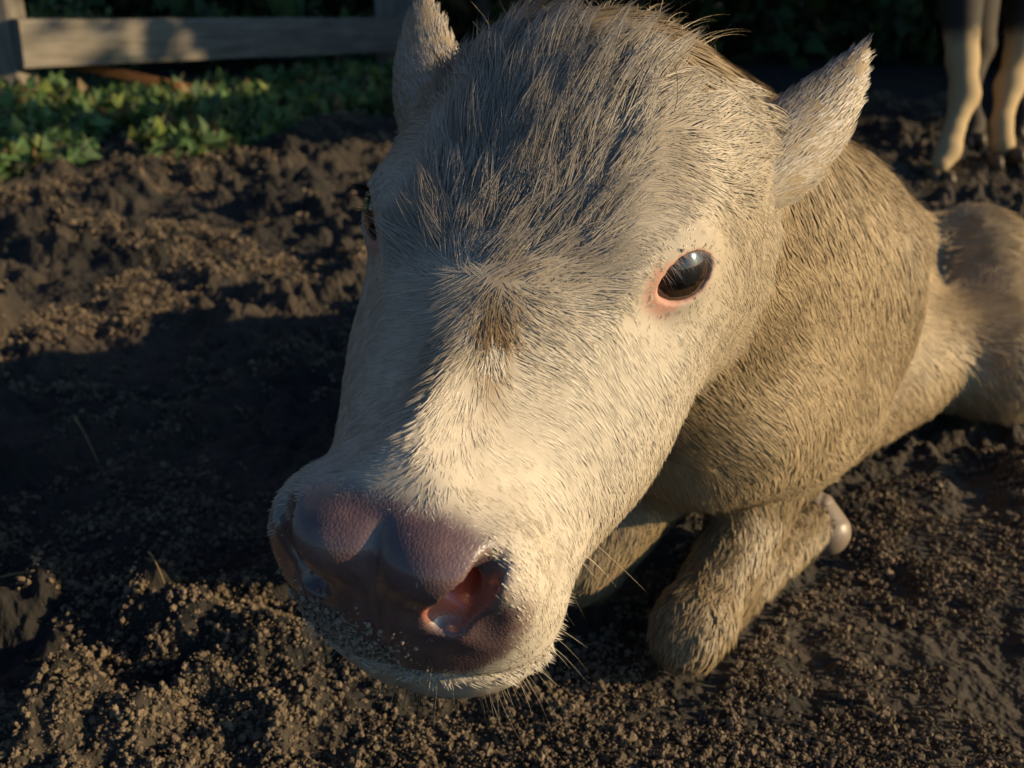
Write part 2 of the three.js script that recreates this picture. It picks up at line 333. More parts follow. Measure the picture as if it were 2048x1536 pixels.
for (const s of [1, -1]) {                                        // iris, slot-shaped pupil and reddish white are pigment on the ball
  const g = new THREE.SphereGeometry(EYE_R, 96, 64), p = g.attributes.position.array, c = new Float32Array(p.length);
  for (let i = 0; i < p.length; i += 3) {
    const v = [p[i] * s, p[i + 1], p[i + 2]], a = v[0] * eyeA.x + v[1] * eyeA.y + v[2] * eyeA.z, b = v[0] * eyeB.x + v[1] * eyeB.y + v[2] * eyeB.z, o = v[0] * eyeO.x + v[1] * eyeO.y + v[2] * eyeO.z;
    const r = Math.hypot(a, b) / EYE_R, th = Math.atan2(b, a);
    let col = [0.22, 0.105, 0.075];
    if (o > 0) {
      const iris = mix3([0.018, 0.011, 0.007], [0.045, 0.028, 0.015], noise3(th * 9, r * 3, 1));
      col = mix3(iris, col, sstep(r, 0.64, 0.69));
      col = mix3([0.004, 0.004, 0.005], col, sstep(Math.hypot(a / 0.0085, b / 0.0052), 0.9, 1.05));
    }
    c.set(col, i);
  }
  g.setAttribute('color', new THREE.BufferAttribute(c, 3));
  const m = headM.clone(); m.setPosition(...toWorld(s * EYE[0], EYE[1], EYE[2])); g.applyMatrix4(m);
  add('eye', g, eyeMat, calf);
}

// ---- the coat: locks of tapering hairs, combed along a flow over the skin
class Hairs {
  constructor() { this.pos = []; this.nor = []; this.col = []; this.idx = []; }
  strand(pts, side, n, width, c0, c1, round = 0.5) {                           // pts: flat xyz list from root to tip
    const k = pts.length / 3, at = this.pos.length / 3;
    for (let i = 0; i < k; i++) {
      const t = i / (k - 1), w = width * 0.5 * (1 - 0.85 * t * t), x = pts[i * 3], y = pts[i * 3 + 1], z = pts[i * 3 + 2];
      const r = lerp(c0[0], c1[0], t), g = lerp(c0[1], c1[1], t), b = lerp(c0[2], c1[2], t);
      if (i === k - 1) { this.pos.push(x, y, z); this.nor.push(n[0], n[1], n[2]); this.col.push(r, g, b); } else {
        this.pos.push(x - side[0] * w, y - side[1] * w, z - side[2] * w, x + side[0] * w, y + side[1] * w, z + side[2] * w);
        for (const q of [-round, round]) { const a = n[0] + side[0] * q, e = n[1] + side[1] * q, f = n[2] + side[2] * q, l = Math.hypot(a, e, f); this.nor.push(a / l, e / l, f / l); }
        this.col.push(r, g, b, r, g, b);
      }
    }
    for (let i = 0; i < k - 2; i++) { const a = at + i * 2; this.idx.push(a, a + 1, a + 3, a, a + 3, a + 2); }
    const a = at + (k - 2) * 2; this.idx.push(a, a + 1, a + 2);
  }
  geometry() {
    const g = new THREE.BufferGeometry();
    g.setAttribute('position', new THREE.Float32BufferAttribute(this.pos, 3)); g.setAttribute('normal', new THREE.Float32BufferAttribute(this.nor, 3));
    g.setAttribute('color', new THREE.Float32BufferAttribute(this.col, 3)); g.setIndex(new THREE.BufferAttribute(new Uint32Array(this.idx), 1));
    return g;
  }
}
// what the coat is like at a point: flow (world), length, radius of a lock, hairs in it, clumping, lift, width, colour, locks per square metre
function coat(w, n, ear) {
  const [x, y, z] = toHead(w[0], w[1], w[2]), ax = Math.abs(x), sx = x < 0 ? -1 : 1;
  const j = (k) => noise3(w[0] * 45 + k, w[1] * 45, w[2] * 45) - 0.5;
  const big = fbm(w[0] * 22, w[1] * 22, w[2] * 22 + 3, 3);
  if (ear) {
    const f = rotW(norm([sx * (0.45 + 0.8 * j(1)), 0.05 + 0.5 * j(2), -0.8]));
    return { f, len: 0.0075, rad: 0.0025, num: 7, clump: 0.4, lift: 0.16, wid: 0.00042, col: [0.40, 0.345, 0.28], dens: 90000, bend: 0.1 };
  }
  const headShare = z > -0.15 ? 1 - sstep(headSDF(x, y, z), 0.004, 0.03) : 0;
  if (headShare > 0.5) {
    const [s, ea, eb] = eyeDist(x, y, z);
    if (s < 0.0014) return null;
    const nearEye = 1 - sstep(s, 0.005, x < 0 ? 0.04 : 0.03);
    const pad = padAt(x, y, z);
    
    const wx = x - WH[0], d = [wx - clamp(wx, -0.009, 0.009), (y - WH[1]) * 0.6, z - WH[2] - 0.25 * wx], r = Math.hypot(d[0], d[1], d[2]);
    const fore = sstep(-z, -0.045, -0.025) * sstep(y, 0.012, 0.03) * (1 - 0.9 * sstep(ax, 0.030, 0.050) * sstep(z, -0.06, -0.03));            // forehead and poll
    const poll = sstep(-z, 0.05, 0.09) * sstep(y, 0.02, 0.045);
    const ridge = 0.003 + (z - 0.042) * 0.09, q = x - ridge, a = sstep(Math.abs(q), 0.0, 0.018);
    const low = norm([Math.sign(q) * (0.15 + 0.85 * a), -0.25 * a, 0.75 * (1 - a) + 0.05]);
    const cheek = norm([sx * 0.35, -0.75, 0.05 - 0.45 * sstep(-z, -0.06, 0.04)]);
    const spin = 0.9 * Math.exp(-r / 0.022), radial = norm([(d[0] - spin * d[2]) / (r + 1e-4) + 0.12, d[1] / (r + 1e-4), (d[2] + spin * d[0]) / (r + 1e-4) - 0.35]);
    const side = sstep(ax, 0.032, 0.052) * (1 - 0.6 * fore);
    let f = mix3(mix3(low, radial, sstep(-z, -0.05, -0.036)), cheek, side);
    if (poll > 0) f = mix3(f, [0.9 * j(5) + 0.4, -0.2 + 0.8 * j(6), 0.25 + 1.2 * j(7)], 0.75 * poll);
    const wob = 0.35 + 0.35 * fore;
    f = [f[0] + wob * j(1), f[1] + wob * j(2), f[2] + wob * j(3)];
    if (s < 0.014) { const k = 1 - sstep(s, 0.004, 0.014); f = mix3(f, [sx * (eyeA.x * ea + eyeB.x * eb) / 0.016, (eyeA.y * ea + eyeB.y * eb) / 0.016, (eyeA.z * ea + eyeB.z * eb) / 0.016], k); }
    const muzzle = sstep(z, 0.09, 0.125);
    let len = lerp(0.0078, 0.025, fore); len = lerp(len, 0.024, poll); len = lerp(len, 0.0042, muzzle); len = lerp(len, 0.0026, nearEye); len = lerp(len, 0.010, side * (1 - muzzle) * (1 - nearEye) * sstep(-z, -0.07, 0.03));
    const whorlNear = 1 - sstep(r, 0.006, 0.035); len = lerp(len, 0.012, whorlNear * 0.8);
    const grey = Math.max(fore * 0.85, poll), pale = [0.50, 0.438, 0.352], dark = [0.205, 0.178, 0.146];
    let col = mix3(pale, dark, clamp(grey * (0.7 + 0.7 * (big - 0.4)), 0, 1));
    col = mix3(col, [0.33, 0.262, 0.175], side * sstep(-z, -0.03, 0.05) * 0.8);
    col = mix3(col, [0.345, 0.285, 0.205], 0.75 * sstep(z, 0.035, 0.05) * (1 - sstep(z, 0.085, 0.11)) * (1 - sstep(Math.abs(x - 0.008), 0.016, 0.034)) * sstep(big, 0.25, 0.5));
    col = mix3(col, [0.39, 0.315, 0.215], 0.8 * sstep(-y, 0.035, 0.065) * sstep(-z, -0.10, -0.07));
    const mott = 0.80 + 0.42 * fbm(x * 170 + 9, y * 170, z * 170, 3); col = [col[0] * mott, col[1] * mott * (0.97 + 0.03 * mott), col[2] * mott * (0.93 + 0.07 * mott)];
    const stain = Math.exp(-(((x - 0.011 - 0.15 * (z - 0.062)) / 0.0075) ** 2 + ((z - 0.064) / 0.021) ** 2)) * sstep(fbm(x * 170, y * 60, z * 90, 3), 0.30, 0.5);
    col = mix3(col, [0.17, 0.095, 0.028], Math.min(1, 1.15 * stain));
    return { f: rotW(f), len: len * (1 - 0.5 * pad), rad: lerp(lerp(0.0028, 0.0008, nearEye), 0.0052, fore * (1 - nearEye)), num: lerp(11, 22, fore) * (1 - pad), clump: lerp(0.2, 0.9, fore), vary: lerp(0.48, 1, fore), lift: lerp(0.03, 0.28, fore) + 0.10 * poll + 0.15 * whorlNear, wid: lerp(0.00040, 0.00044, fore), col, dens: lerp(130000, 33000, fore * (1 - nearEye)) * (pad > 0.9 ? (y < -0.03 ? 0.10 : 0.03) : 1), bend: lerp(0.0, 0.12, fore), curl: 0.35 * fore + 0.5 * poll };
  }
  const leg = w[1] < 0.10 && w[0] < 0.26 ? 1 - sstep(w[1], 0.07, 0.10) : 0;
  let f = norm([0.55 + 0.8 * j(1), -0.75 + 0.6 * j(2), -0.25 + 0.8 * j(3)]);
  f = mix3(f, [-0.5 + 0.3 * j(1), -0.8, 0.5], leg * 0.8);
  const brown = sstep(big, 0.3, 0.6);
  let col = mix3([0.35, 0.265, 0.160], [0.245, 0.180, 0.103], brown);
  if (leg > 0) col = mix3(col, [0.235, 0.172, 0.095], leg);
  return { f, len: lerp(lerp(0.017, 0.028, sstep(w[0], 0.27, 0.31) * (1 - sstep(w[1], 0.03, 0.06))), 0.009, leg), rad: 0.006, num: 19, clump: 0.22, lift: 0.055, wid: 0.00095, col, dens: 34000, bend: 0.1, curl: 0.3 };
}
const camP = [0, 0.4, 0];
const hairs = new Hairs(), hr = rng(77);
function grow(net, ear, scale = 1) {
  for (let t = 0; t < net.idx.length; t += 3) {
    const ia = net.idx[t] * 3, ib = net.idx[t + 1] * 3, ic = net.idx[t + 2] * 3, P = net.pos, N = net.nor;
    const ab = [P[ib] - P[ia], P[ib + 1] - P[ia + 1], P[ib + 2] - P[ia + 2]], ac = [P[ic] - P[ia], P[ic + 1] - P[ia + 1], P[ic + 2] - P[ia + 2]], cr = cross(ab, ac), area = Math.hypot(cr[0], cr[1], cr[2]) / 2;
    if (area < 1e-12) continue;
    const ctr = [(P[ia] + P[ib] + P[ic]) / 3, (P[ia + 1] + P[ib + 1] + P[ic + 1]) / 3, (P[ia + 2] + P[ib + 2] + P[ic + 2]) / 3];
    const n0 = norm([N[ia] + N[ib] + N[ic], N[ia + 1] + N[ib + 1] + N[ic + 1], N[ia + 2] + N[ib + 2] + N[ic + 2]]);
    const to = norm([camP[0] - ctr[0], camP[1] - ctr[1], camP[2] - ctr[2]]), facing = n0[0] * to[0] + n0[1] * to[1] + n0[2] * to[2];
    const share = facing > -0.25 ? 1 : 0.1;                        // the far side is thinner
    let want = area * 140000 * share * scale;
    let count = Math.floor(want) + (hr() < want % 1 ? 1 : 0);
    for (let m = 0; m < count; m++) {
      let u = hr(), v = hr(); if (u + v > 1) { u = 1 - u; v = 1 - v; }
      const root = [P[ia] + ab[0] * u + ac[0] * v, P[ia + 1] + ab[1] * u + ac[1] * v, P[ia + 2] + ab[2] * u + ac[2] * v];
      const c = coat(root, n0, ear);
      if (!c || hr() > c.dens / 140000) continue;
      lock(root, n0, c);
    }
  }
}
function lock(root, n, c) {
  const dn = c.f[0] * n[0] + c.f[1] * n[1] + c.f[2] * n[2];
  const f = norm([c.f[0] - dn * n[0], c.f[1] - dn * n[1], c.f[2] - dn * n[2]]), side = norm(cross(f, n));
  const len = c.len * (0.65 + 0.7 * hr()), segs = len > 0.0195 ? 4 : len > 0.006 ? 3 : 2, step = len / segs, bendSide = (hr() - 0.5) * 2 * (c.curl || 0.15), up = (c.vary ?? 0.6) > 0.7 && hr() < 0.25 ? 1.9 : 0.9;
  const guide = [root.slice()];
  let p = root.slice();
  for (let i = 0; i < segs; i++) {
    const t = i / segs, lift = c.lift * up * (1.2 - 1.3 * t) - c.bend * t, sw = bendSide * t;
    const d = norm([f[0] + n[0] * lift + side[0] * sw, f[1] + n[1] * lift + side[1] * sw, f[2] + n[2] * lift + side[2] * sw]);
    p = [p[0] + d[0] * step, p[1] + d[1] * step, p[2] + d[2] * step];
    if (!c.free) {
      const clear = 0.0002 + 0.0022 * t * (c.lift * 4), s = fromWorld(p[0], p[1], p[2]);
      if (s < clear) { const k = clear - s; p = [p[0] + n[0] * k, p[1] + n[1] * k, p[2] + n[2] * k]; }
    }
    guide.push(p);
  }
  const num = Math.max(1, Math.round(c.num * (0.7 + 0.6 * hr()))), vy = c.vary ?? 0.6, tone = 1 + vy * (0.36 * hr() - 0.18);
  for (let h = 0; h < num; h++) {
    const rr = c.rad * Math.sqrt(hr()) * 1.25, th = hr() * 6.283, oa = Math.cos(th) * rr, ob = Math.sin(th) * rr, on = -0.0006 + 0.0005 * hr(), k = 0.75 + 0.35 * hr();
    const o = [side[0] * oa + f[0] * ob + n[0] * on, side[1] * oa + f[1] * ob + n[1] * on, side[2] * oa + f[2] * ob + n[2] * on], pts = [];
    const ra = (hr() - 0.5) * 0.18 * len, rb = (hr() - 0.5) * 0.16 * len * vy * vy, fr = [side[0] * ra + n[0] * rb, side[1] * ra + n[1] * rb, side[2] * ra + n[2] * rb];
    for (let i = 0; i <= segs; i++) { const t = i / segs, s = 1 - c.clump * Math.pow(t, 1.3), g = guide[i]; pts.push(lerp(root[0], g[0], k) + o[0] * s + fr[0] * t, lerp(root[1], g[1], k) + o[1] * s + fr[1] * t, lerp(root[2], g[2], k) + o[2] * s + fr[2] * t); }
    const roll = (hr() - 0.5) * (vy > 0.7 ? 1.5 : vy < 0.5 ? 0.6 : 0.35), cs = Math.cos(roll), sn = Math.sin(roll), sd = [side[0] * cs + n[0] * sn, side[1] * cs + n[1] * sn, side[2] * cs + n[2] * sn];
    const b = tone * (1 + vy * (0.4 * hr() - 0.2)), lo = 1, up2 = 1, c0 = [c.col[0] * b * lo, c.col[1] * b * lo, c.col[2] * b * lo], c1 = [Math.min(0.8, c.col[0] * b * up2), Math.min(0.76, c.col[1] * b * up2), Math.min(0.7, c.col[2] * b * up2)];
    hairs.strand(pts, sd, n, c.wid * (0.8 + 0.5 * hr()), c0, c1, 0.25 + 0.3 * vy);
  }
}
grow(headNet); grow(bodyNet);
earNets.forEach((net) => grow(net, true));
console.log('hair triangles', hairs.idx.length / 3);
const hairMat = new THREE.MeshStandardMaterial({ vertexColors: true, roughness: 0.5, side: THREE.DoubleSide });
// whiskers round the lips and chin, lashes over both eyes
{
  const w = rng(91);
  for (let k = 0, done = 0; k < 60000 && done < 300; k++) {
    const i = Math.floor(w() * headNet.pos.length / 3) * 3, p = [headNet.pos[i], headNet.pos[i + 1], headNet.pos[i + 2]], [x, y, z] = toHead(...p);
    if (z < 0.07 || y > -0.052 || padAt(x, y, z) > 0.3 || w() > (y < -0.085 ? 0.25 : 0.06)) continue;
    const n = [headNet.nor[i], headNet.nor[i + 1], headNet.nor[i + 2]], f = rotW([Math.sign(x) * 0.5 + w() - 0.5, -0.7, w() * 0.9 - 0.2]), len = 0.006 + 0.020 * w() * w(), pts = [];
    for (let q = 0; q <= 4; q++) { const t = q / 4; pts.push(p[0] + (n[0] * 0.75 + f[0] * 0.5 * t) * len * t, p[1] + (n[1] * 0.75 + f[1] * 0.5 * t) * len * t - 0.12 * len * t * t, p[2] + (n[2] * 0.75 + f[2] * 0.5 * t) * len * t); }
    hairs.strand(pts, norm(cross(n, [0.3, 1, 0.2])), n, 0.00026, [0.45, 0.38, 0.28], [0.5, 0.43, 0.32]); done++;
  }
  for (let k = 0, done = 0; k < 60000 && done < 260; k++) {         // loose curling hairs on the poll
    const i = Math.floor(w() * headNet.pos.length / 3) * 3, p = [headNet.pos[i], headNet.pos[i + 1], headNet.pos[i + 2]], [x, y, z] = toHead(...p);
    if (z > -0.045 || y < 0.025 || Math.abs(x) > 0.05 || w() > 0.3) continue;
    const n = [headNet.nor[i], headNet.nor[i + 1], headNet.nor[i + 2]], f = rotW(norm([w() - 0.35, 0.1, w() - 0.3])), len = 0.008 + 0.011 * w(), pts = [], sw = 1.2 + 1.2 * w();
    for (let q = 0; q <= 6; q++) { const t = q / 6, a = sw * t; pts.push(p[0] + (n[0] * Math.sin(a) * 0.55 + f[0] * (1 - Math.cos(a)) * 0.75 + f[0] * 0.25 * t) * len, p[1] + (n[1] * Math.sin(a) * 0.55 + f[1] * (1 - Math.cos(a)) * 0.75 + f[1] * 0.25 * t) * len, p[2] + (n[2] * Math.sin(a) * 0.55 + f[2] * (1 - Math.cos(a)) * 0.75 + f[2] * 0.25 * t) * len); }
    hairs.strand(pts, norm(cross(n, f)), n, 0.00032, [0.42, 0.36, 0.28], [0.42, 0.36, 0.28]); done++;
  }
  for (const sx of [1, -1]) for (let k = 0; k < 46; k++) {
    const a = (w() - 0.55) * 0.024, b = Math.sqrt(Math.max(0, 0.0160 ** 2 - a * a)) - 0.0070 + 0.0004, o = Math.sqrt(Math.max(1e-6, 0.0216 ** 2 - a * a - b * b));
    const at = (q) => [EYE[0] + eyeA.x * a + eyeB.x * (b + q[0]) + eyeO.x * (o + q[1]), EYE[1] + eyeA.y * a + eyeB.y * (b + q[0]) + eyeO.y * (o + q[1]), EYE[2] + eyeA.z * a + eyeB.z * (b + q[0]) + eyeO.z * (o + q[1])];
    const len = (sx < 0 ? 0.013 : 0.008) * (0.6 + 0.8 * w()), sag = sx < 0 ? -0.1 : -0.75, sk = (w() - 0.5) * 0.5, pts = [];
    for (let q = 0; q <= 4; q++) { const t = q / 4, p = at([len * (0.15 * t + sag * t * t), len * t * 0.8]); const v = toWorld(sx * (p[0] + eyeA.x * sk * len * t), p[1] + eyeA.y * sk * len * t, p[2] + eyeA.z * sk * len * t); pts.push(...v); }
    const n = rotW([sx * eyeB.x, eyeB.y, eyeB.z]), sd = rotW([sx * eyeA.x, eyeA.y, eyeA.z]);
    hairs.strand(pts, norm(sd), norm(n), 0.00028, [0.5, 0.44, 0.36], [0.56, 0.5, 0.42]);
  }
}
const fur = add('fur', hairs.geometry(), hairMat, calf);
fur.userData.kind = 'stuff';
//ENDCALF
// ---------------------------------------------------------------- the trodden ground
function groundH(x, z) {
  const near = sstep(-z, -0.2, 0.2);
  let h = 0.055 * (fbm(x * 2.6 + 3, 1.5, z * 2.6, 3) - 0.45);
  const c = fbm(x * 9 + 7, 4.2, z * 9, 4), top = sstep(c, 0.36, 0.66);
  h += 0.026 * top - 0.006;                                                                    // clods
  const c2 = fbm(x * 38, 8.1, z * 38 + 2, 4);
  h += (0.007 + 0.020 * top) * sstep(c2, 0.36, 0.7) - 0.005;
  h += (0.002 + 0.006 * top) * (noise3(x * 120, 2, z * 120) - 0.5) + 0.004 * (noise3(x * 260, 5, z * 260) - 0.5);
  const hx = x - 0.17, hz = z + 0.62, r = Math.hypot(hx * 0.9, hz);                           // pressed flat under the calf
  h = lerp(Math.min(h, 0.004) * 0.4 - 0.002, h, sstep(r, 0.16, 0.34));
  return h * near * (1 - 0.7 * sstep(-z, 2.6, 4.5));
}
const ground = (() => {
  const zs = [], rows = [];
  for (let z = 40; z > 0.3; z *= 0.72) zs.push(z);
  for (let s = -0.2; s < 0.28; s += 0.04) zs.push(-s);
  let s0 = 0.28; while (s0 < 3.6) { zs.push(-s0); s0 += Math.max(0.0032, 0.0052 * s0); }
  while (s0 < 90) { zs.push(-s0); s0 *= 1.05; }
  const fan = 440, wing = 14, cols = fan + 1 + wing * 2, pos = [], col = [], idx = [];
  for (const z of zs) {
    const half = 0.34 + 0.66 * Math.max(0, -z), fine = z < -0.2 && z > -4;
    for (let i = 0; i < cols; i++) {
      let x;
      if (i < wing) x = -half - (90 - half) * Math.pow((wing - i) / wing, 3); else if (i > wing + fan) x = half + (90 - half) * Math.pow((i - wing - fan) / wing, 3); else x = -half + 2 * half * (i - wing) / fan;
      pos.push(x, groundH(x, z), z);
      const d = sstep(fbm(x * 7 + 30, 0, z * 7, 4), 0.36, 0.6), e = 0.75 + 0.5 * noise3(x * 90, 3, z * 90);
      const c = mix3([0.0125, 0.0108, 0.0092], [0.038, 0.0295, 0.021], d);  // base colour darkened to stand for the shade between sunlit crumbs
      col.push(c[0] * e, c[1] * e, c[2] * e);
    }
  }
  for (let j = 0; j < zs.length - 1; j++) for (let i = 0; i < cols - 1; i++) { const a = j * cols + i, b = a + 1, c = a + cols, d = c + 1; idx.push(a, b, c, b, d, c); }
  const g = new THREE.BufferGeometry();
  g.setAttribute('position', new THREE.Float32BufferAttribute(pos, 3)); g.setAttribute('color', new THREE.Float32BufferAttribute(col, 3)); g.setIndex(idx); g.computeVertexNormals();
  const uv = new Float32Array(pos.length / 3 * 2); for (let i = 0; i < uv.length / 2; i++) { uv[i * 2] = pos[i * 3] / 0.35; uv[i * 2 + 1] = pos[i * 3 + 2] / 0.35; }
  g.setAttribute('uv', new THREE.BufferAttribute(uv, 2));
  const S = 512, tx = new Uint8Array(S * S * 4);                   // fine crumbly relief, 35 cm a tile
  for (let y = 0; y < S; y++) for (let x = 0; x < S; x++) {
    const ex = Math.min(x, S - x) / S, ey = Math.min(y, S - y) / S, a = fbm(x / 9, y / 9, 1, 4), b = fbm((x < S / 2 ? x + S : x) / 9, (y < S / 2 ? y + S : y) / 9, 1, 4), k = sstep(Math.min(ex, ey), 0, 0.06);
    const h = clamp(lerp(b, a, k) * 1.1, 0, 1) * 255; tx.set([h, h, h, 255], (y * S + x) * 4);
  }
  const bump = new THREE.DataTexture(tx, S, S); bump.magFilter = THREE.LinearFilter; bump.wrapS = bump.wrapT = THREE.RepeatWrapping; bump.needsUpdate = true;
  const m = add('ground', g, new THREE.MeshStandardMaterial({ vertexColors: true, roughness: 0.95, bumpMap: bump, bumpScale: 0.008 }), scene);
  m.userData.kind = 'structure';
  return m;
})();
// loose dry crumbs of soil, colour lightened to read as sunlit clusters
{
  const g = new THREE.IcosahedronGeometry(1, 1), p = g.attributes.position.array;
  for (let i = 0; i < p.length; i += 3) { const k = 0.5 + 0.9 * noise3(p[i] * 2.1 + 5, p[i + 1] * 2.1, p[i + 2] * 2.1); p[i] *= k; p[i + 1] *= k * 0.8; p[i + 2] *= k; }
  g.computeVertexNormals();
  const r = rng(5), N = 240000, m = new THREE.InstancedMesh(g, new THREE.MeshStandardMaterial({ color: 0xffffff, roughness: 1 }), N), o = new THREE.Object3D(), c = new THREE.Color();
  const gauss = () => (r() + r() + r() + r() - 2) * 0.87;
  let k = 0;
  while (k < N) {                                                  // crumbs lie in heaps where the soil broke up
    const s = 0.36 + 3.6 * Math.pow(r(), 1.7), x0 = (r() * 2 - 1) * (0.3 + 0.62 * s), z0 = -s, d = fbm(x0 * 6 + 30, 3, z0 * 6, 4);
    if (r() > 0.03 + sstep(d, 0.43, 0.58)) continue;
    const heap = r() < 0.3 ? 1 : Math.floor(10 + 90 * r() * r()), rad = 0.0017 * Math.sqrt(heap) * (0.9 + 0.4 * s), dry = 0.7 + 0.5 * r();
    for (let q = 0; q < heap && k < N; q++) {
      const gx = gauss(), gz = gauss(), x = x0 + gx * rad, z = z0 + gz * rad;
      if (bodySDF(x, 0.02, z) < 0.004) continue;
      const size = (0.0005 + 0.0020 * Math.pow(r(), 5)) * (0.7 + 0.5 * s), hill = heap > 1 ? rad * 0.45 * Math.exp(-(gx * gx + gz * gz)) : 0;
      o.position.set(x, groundH(x, z) + size * 0.2 + hill * r(), z); o.rotation.set(r() * 6, r() * 6, r() * 6); o.scale.set(size * (0.7 + 0.7 * r()), size, size * (0.7 + 0.7 * r())); o.updateMatrix();
      m.setMatrixAt(k, o.matrix);
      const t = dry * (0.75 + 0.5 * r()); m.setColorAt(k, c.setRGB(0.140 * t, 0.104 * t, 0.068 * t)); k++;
    }
  }
  m.name = 'soil_crumbs'; m.userData = { kind: 'stuff', label: 'loose dry crumbs of soil scattered over the mud, tinted lighter as if sunlit', category: 'soil' }; m.castShadow = m.receiveShadow = true;
  scene.add(m);
}

// ---------------------------------------------------------------- the dark calf standing behind
{
  const legs = [
    [[[1.018, 0.40, -2.50], 0.055], [[1.016, 0.233, -2.417], 0.032], [[1.012, 0.161, -2.367], 0.031], [[0.977, 0.086, -2.316], 0.021], [[0.962, 0.052, -2.292], 0.026], [[0.942, 0.025, -2.272], 0.022]],
    [[[1.203, 0.40, -2.56], 0.055], [[1.172, 0.24, -2.473], 0.034], [[1.137, 0.177, -2.427], 0.031], [[1.104, 0.102, -2.365], 0.021], [[1.102, 0.056, -2.337], 0.027]],
    [[[1.240, 0.40, -2.95], 0.07], [[1.212, 0.24, -2.80], 0.04], [[1.184, 0.13, -2.76], 0.028], [[1.188, 0.055, -2.70], 0.026], [[1.175, 0.025, -2.68], 0.026]],
    [[[1.42, 0.40, -3.05], 0.07], [[1.42, 0.24, -2.95], 0.04], [[1.40, 0.13, -2.93], 0.028], [[1.40, 0.055, -2.88], 0.026], [[1.39, 0.025, -2.86], 0.026]],
  ];
  const f = (x, y, z) => {
    let d = cone(x, y, z, [1.11, 0.53, -2.50], [1.33, 0.54, -3.05], 0.15, 0.165);
    d = smin(d, cone(x, y, z, [1.09, 0.60, -2.42], [1.02, 0.80, -2.20], 0.10, 0.075), 0.08);
    d = smin(d, cone(x, y, z, [1.02, 0.84, -2.18], [0.98, 0.74, -2.02], 0.075, 0.05), 0.04);
    for (const l of legs) for (let i = 0; i < l.length - 1; i++) d = smin(d, cone(x, y, z, l[i][0], l[i + 1][0], l[i][1], l[i + 1][1]), 0.02);
    return d;
  };
  const net = surfaceNets(f, [0.85, 0, -3.3], [1.6, 1.0, -1.92], 0.011), p = net.pos, c = new Float32Array(p.length);
  net.nor = gradNormals(net, f);
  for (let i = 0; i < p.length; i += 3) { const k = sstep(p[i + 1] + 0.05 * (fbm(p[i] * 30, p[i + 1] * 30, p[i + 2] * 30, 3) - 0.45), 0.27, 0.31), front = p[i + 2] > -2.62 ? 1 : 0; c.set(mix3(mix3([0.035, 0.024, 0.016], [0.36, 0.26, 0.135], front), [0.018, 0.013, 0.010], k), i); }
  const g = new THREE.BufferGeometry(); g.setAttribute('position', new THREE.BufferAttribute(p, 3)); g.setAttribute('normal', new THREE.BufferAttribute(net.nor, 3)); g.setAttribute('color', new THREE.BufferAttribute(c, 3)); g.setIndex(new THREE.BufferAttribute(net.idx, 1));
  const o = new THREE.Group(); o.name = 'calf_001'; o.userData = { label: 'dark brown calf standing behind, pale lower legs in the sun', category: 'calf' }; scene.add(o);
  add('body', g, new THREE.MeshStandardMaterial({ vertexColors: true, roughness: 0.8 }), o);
  const hoof = new THREE.LatheGeometry([[0.001, 0.032], [0.014, 0.031], [0.018, 0.02], [0.022, 0.001], [0.001, 0]].map(([a, b]) => new THREE.Vector2(a, b)), 14), hm = new THREE.MeshStandardMaterial({ color: new THREE.Color(0.09, 0.065, 0.04), roughness: 0.6 });
  for (const [x, z] of [[0.925, -2.262], [0.952, -2.250], [1.079, -2.31], [1.126, -2.31], [1.165, -2.665], [1.19, -2.66], [1.38, -2.85], [1.405, -2.845]]) { const h = add('hoof', hoof, hm, o); h.position.set(x, groundH(x, z) - 0.004, z); h.scale.set(0.85, 1, 1.5); }
}
// ---------------------------------------------------------------- fence, pole
const thing = (name, label, category, group) => { const o = new THREE.Group(); o.name = name; o.userData = { label, category }; if (group) o.userData.group = group; scene.add(o); return o; };
function woodTexture(seed, a, b) {
  const W = 256, H = 1024, d = new Uint8Array(W * H * 4);
  for (let y = 0; y < H; y++) for (let x = 0; x < W; x++) {
    const warp = 2.2 * fbm(x / 60, y / 260, seed, 3), g = fbm(x / 7 + warp * 3, y / 190, seed + 3, 4), st = fbm(x / 40, y / 90, seed + 9, 3), k = clamp(0.55 * g + 0.5 * st + (noise3(x / 1.6, y / 60, seed) - 0.5) * 0.25, 0, 1), o = (y * W + x) * 4;
    for (let c = 0; c < 3; c++) d[o + c] = lerp(a[c], b[c], k);
    d[o + 3] = 255;
  }
  const t = new THREE.DataTexture(d, W, H); t.colorSpace = THREE.SRGBColorSpace; t.magFilter = THREE.LinearFilter; t.wrapS = t.wrapT = THREE.RepeatWrapping; t.needsUpdate = true;
  return t;
}
const greyWood = new THREE.MeshStandardMaterial({ map: woodTexture(4, [72, 68, 62], [150, 143, 132]), roughness: 0.9 });
const brownWood = new THREE.MeshStandardMaterial({ map: woodTexture(11, [92, 56, 26], [170, 112, 58]), roughness: 0.85 });
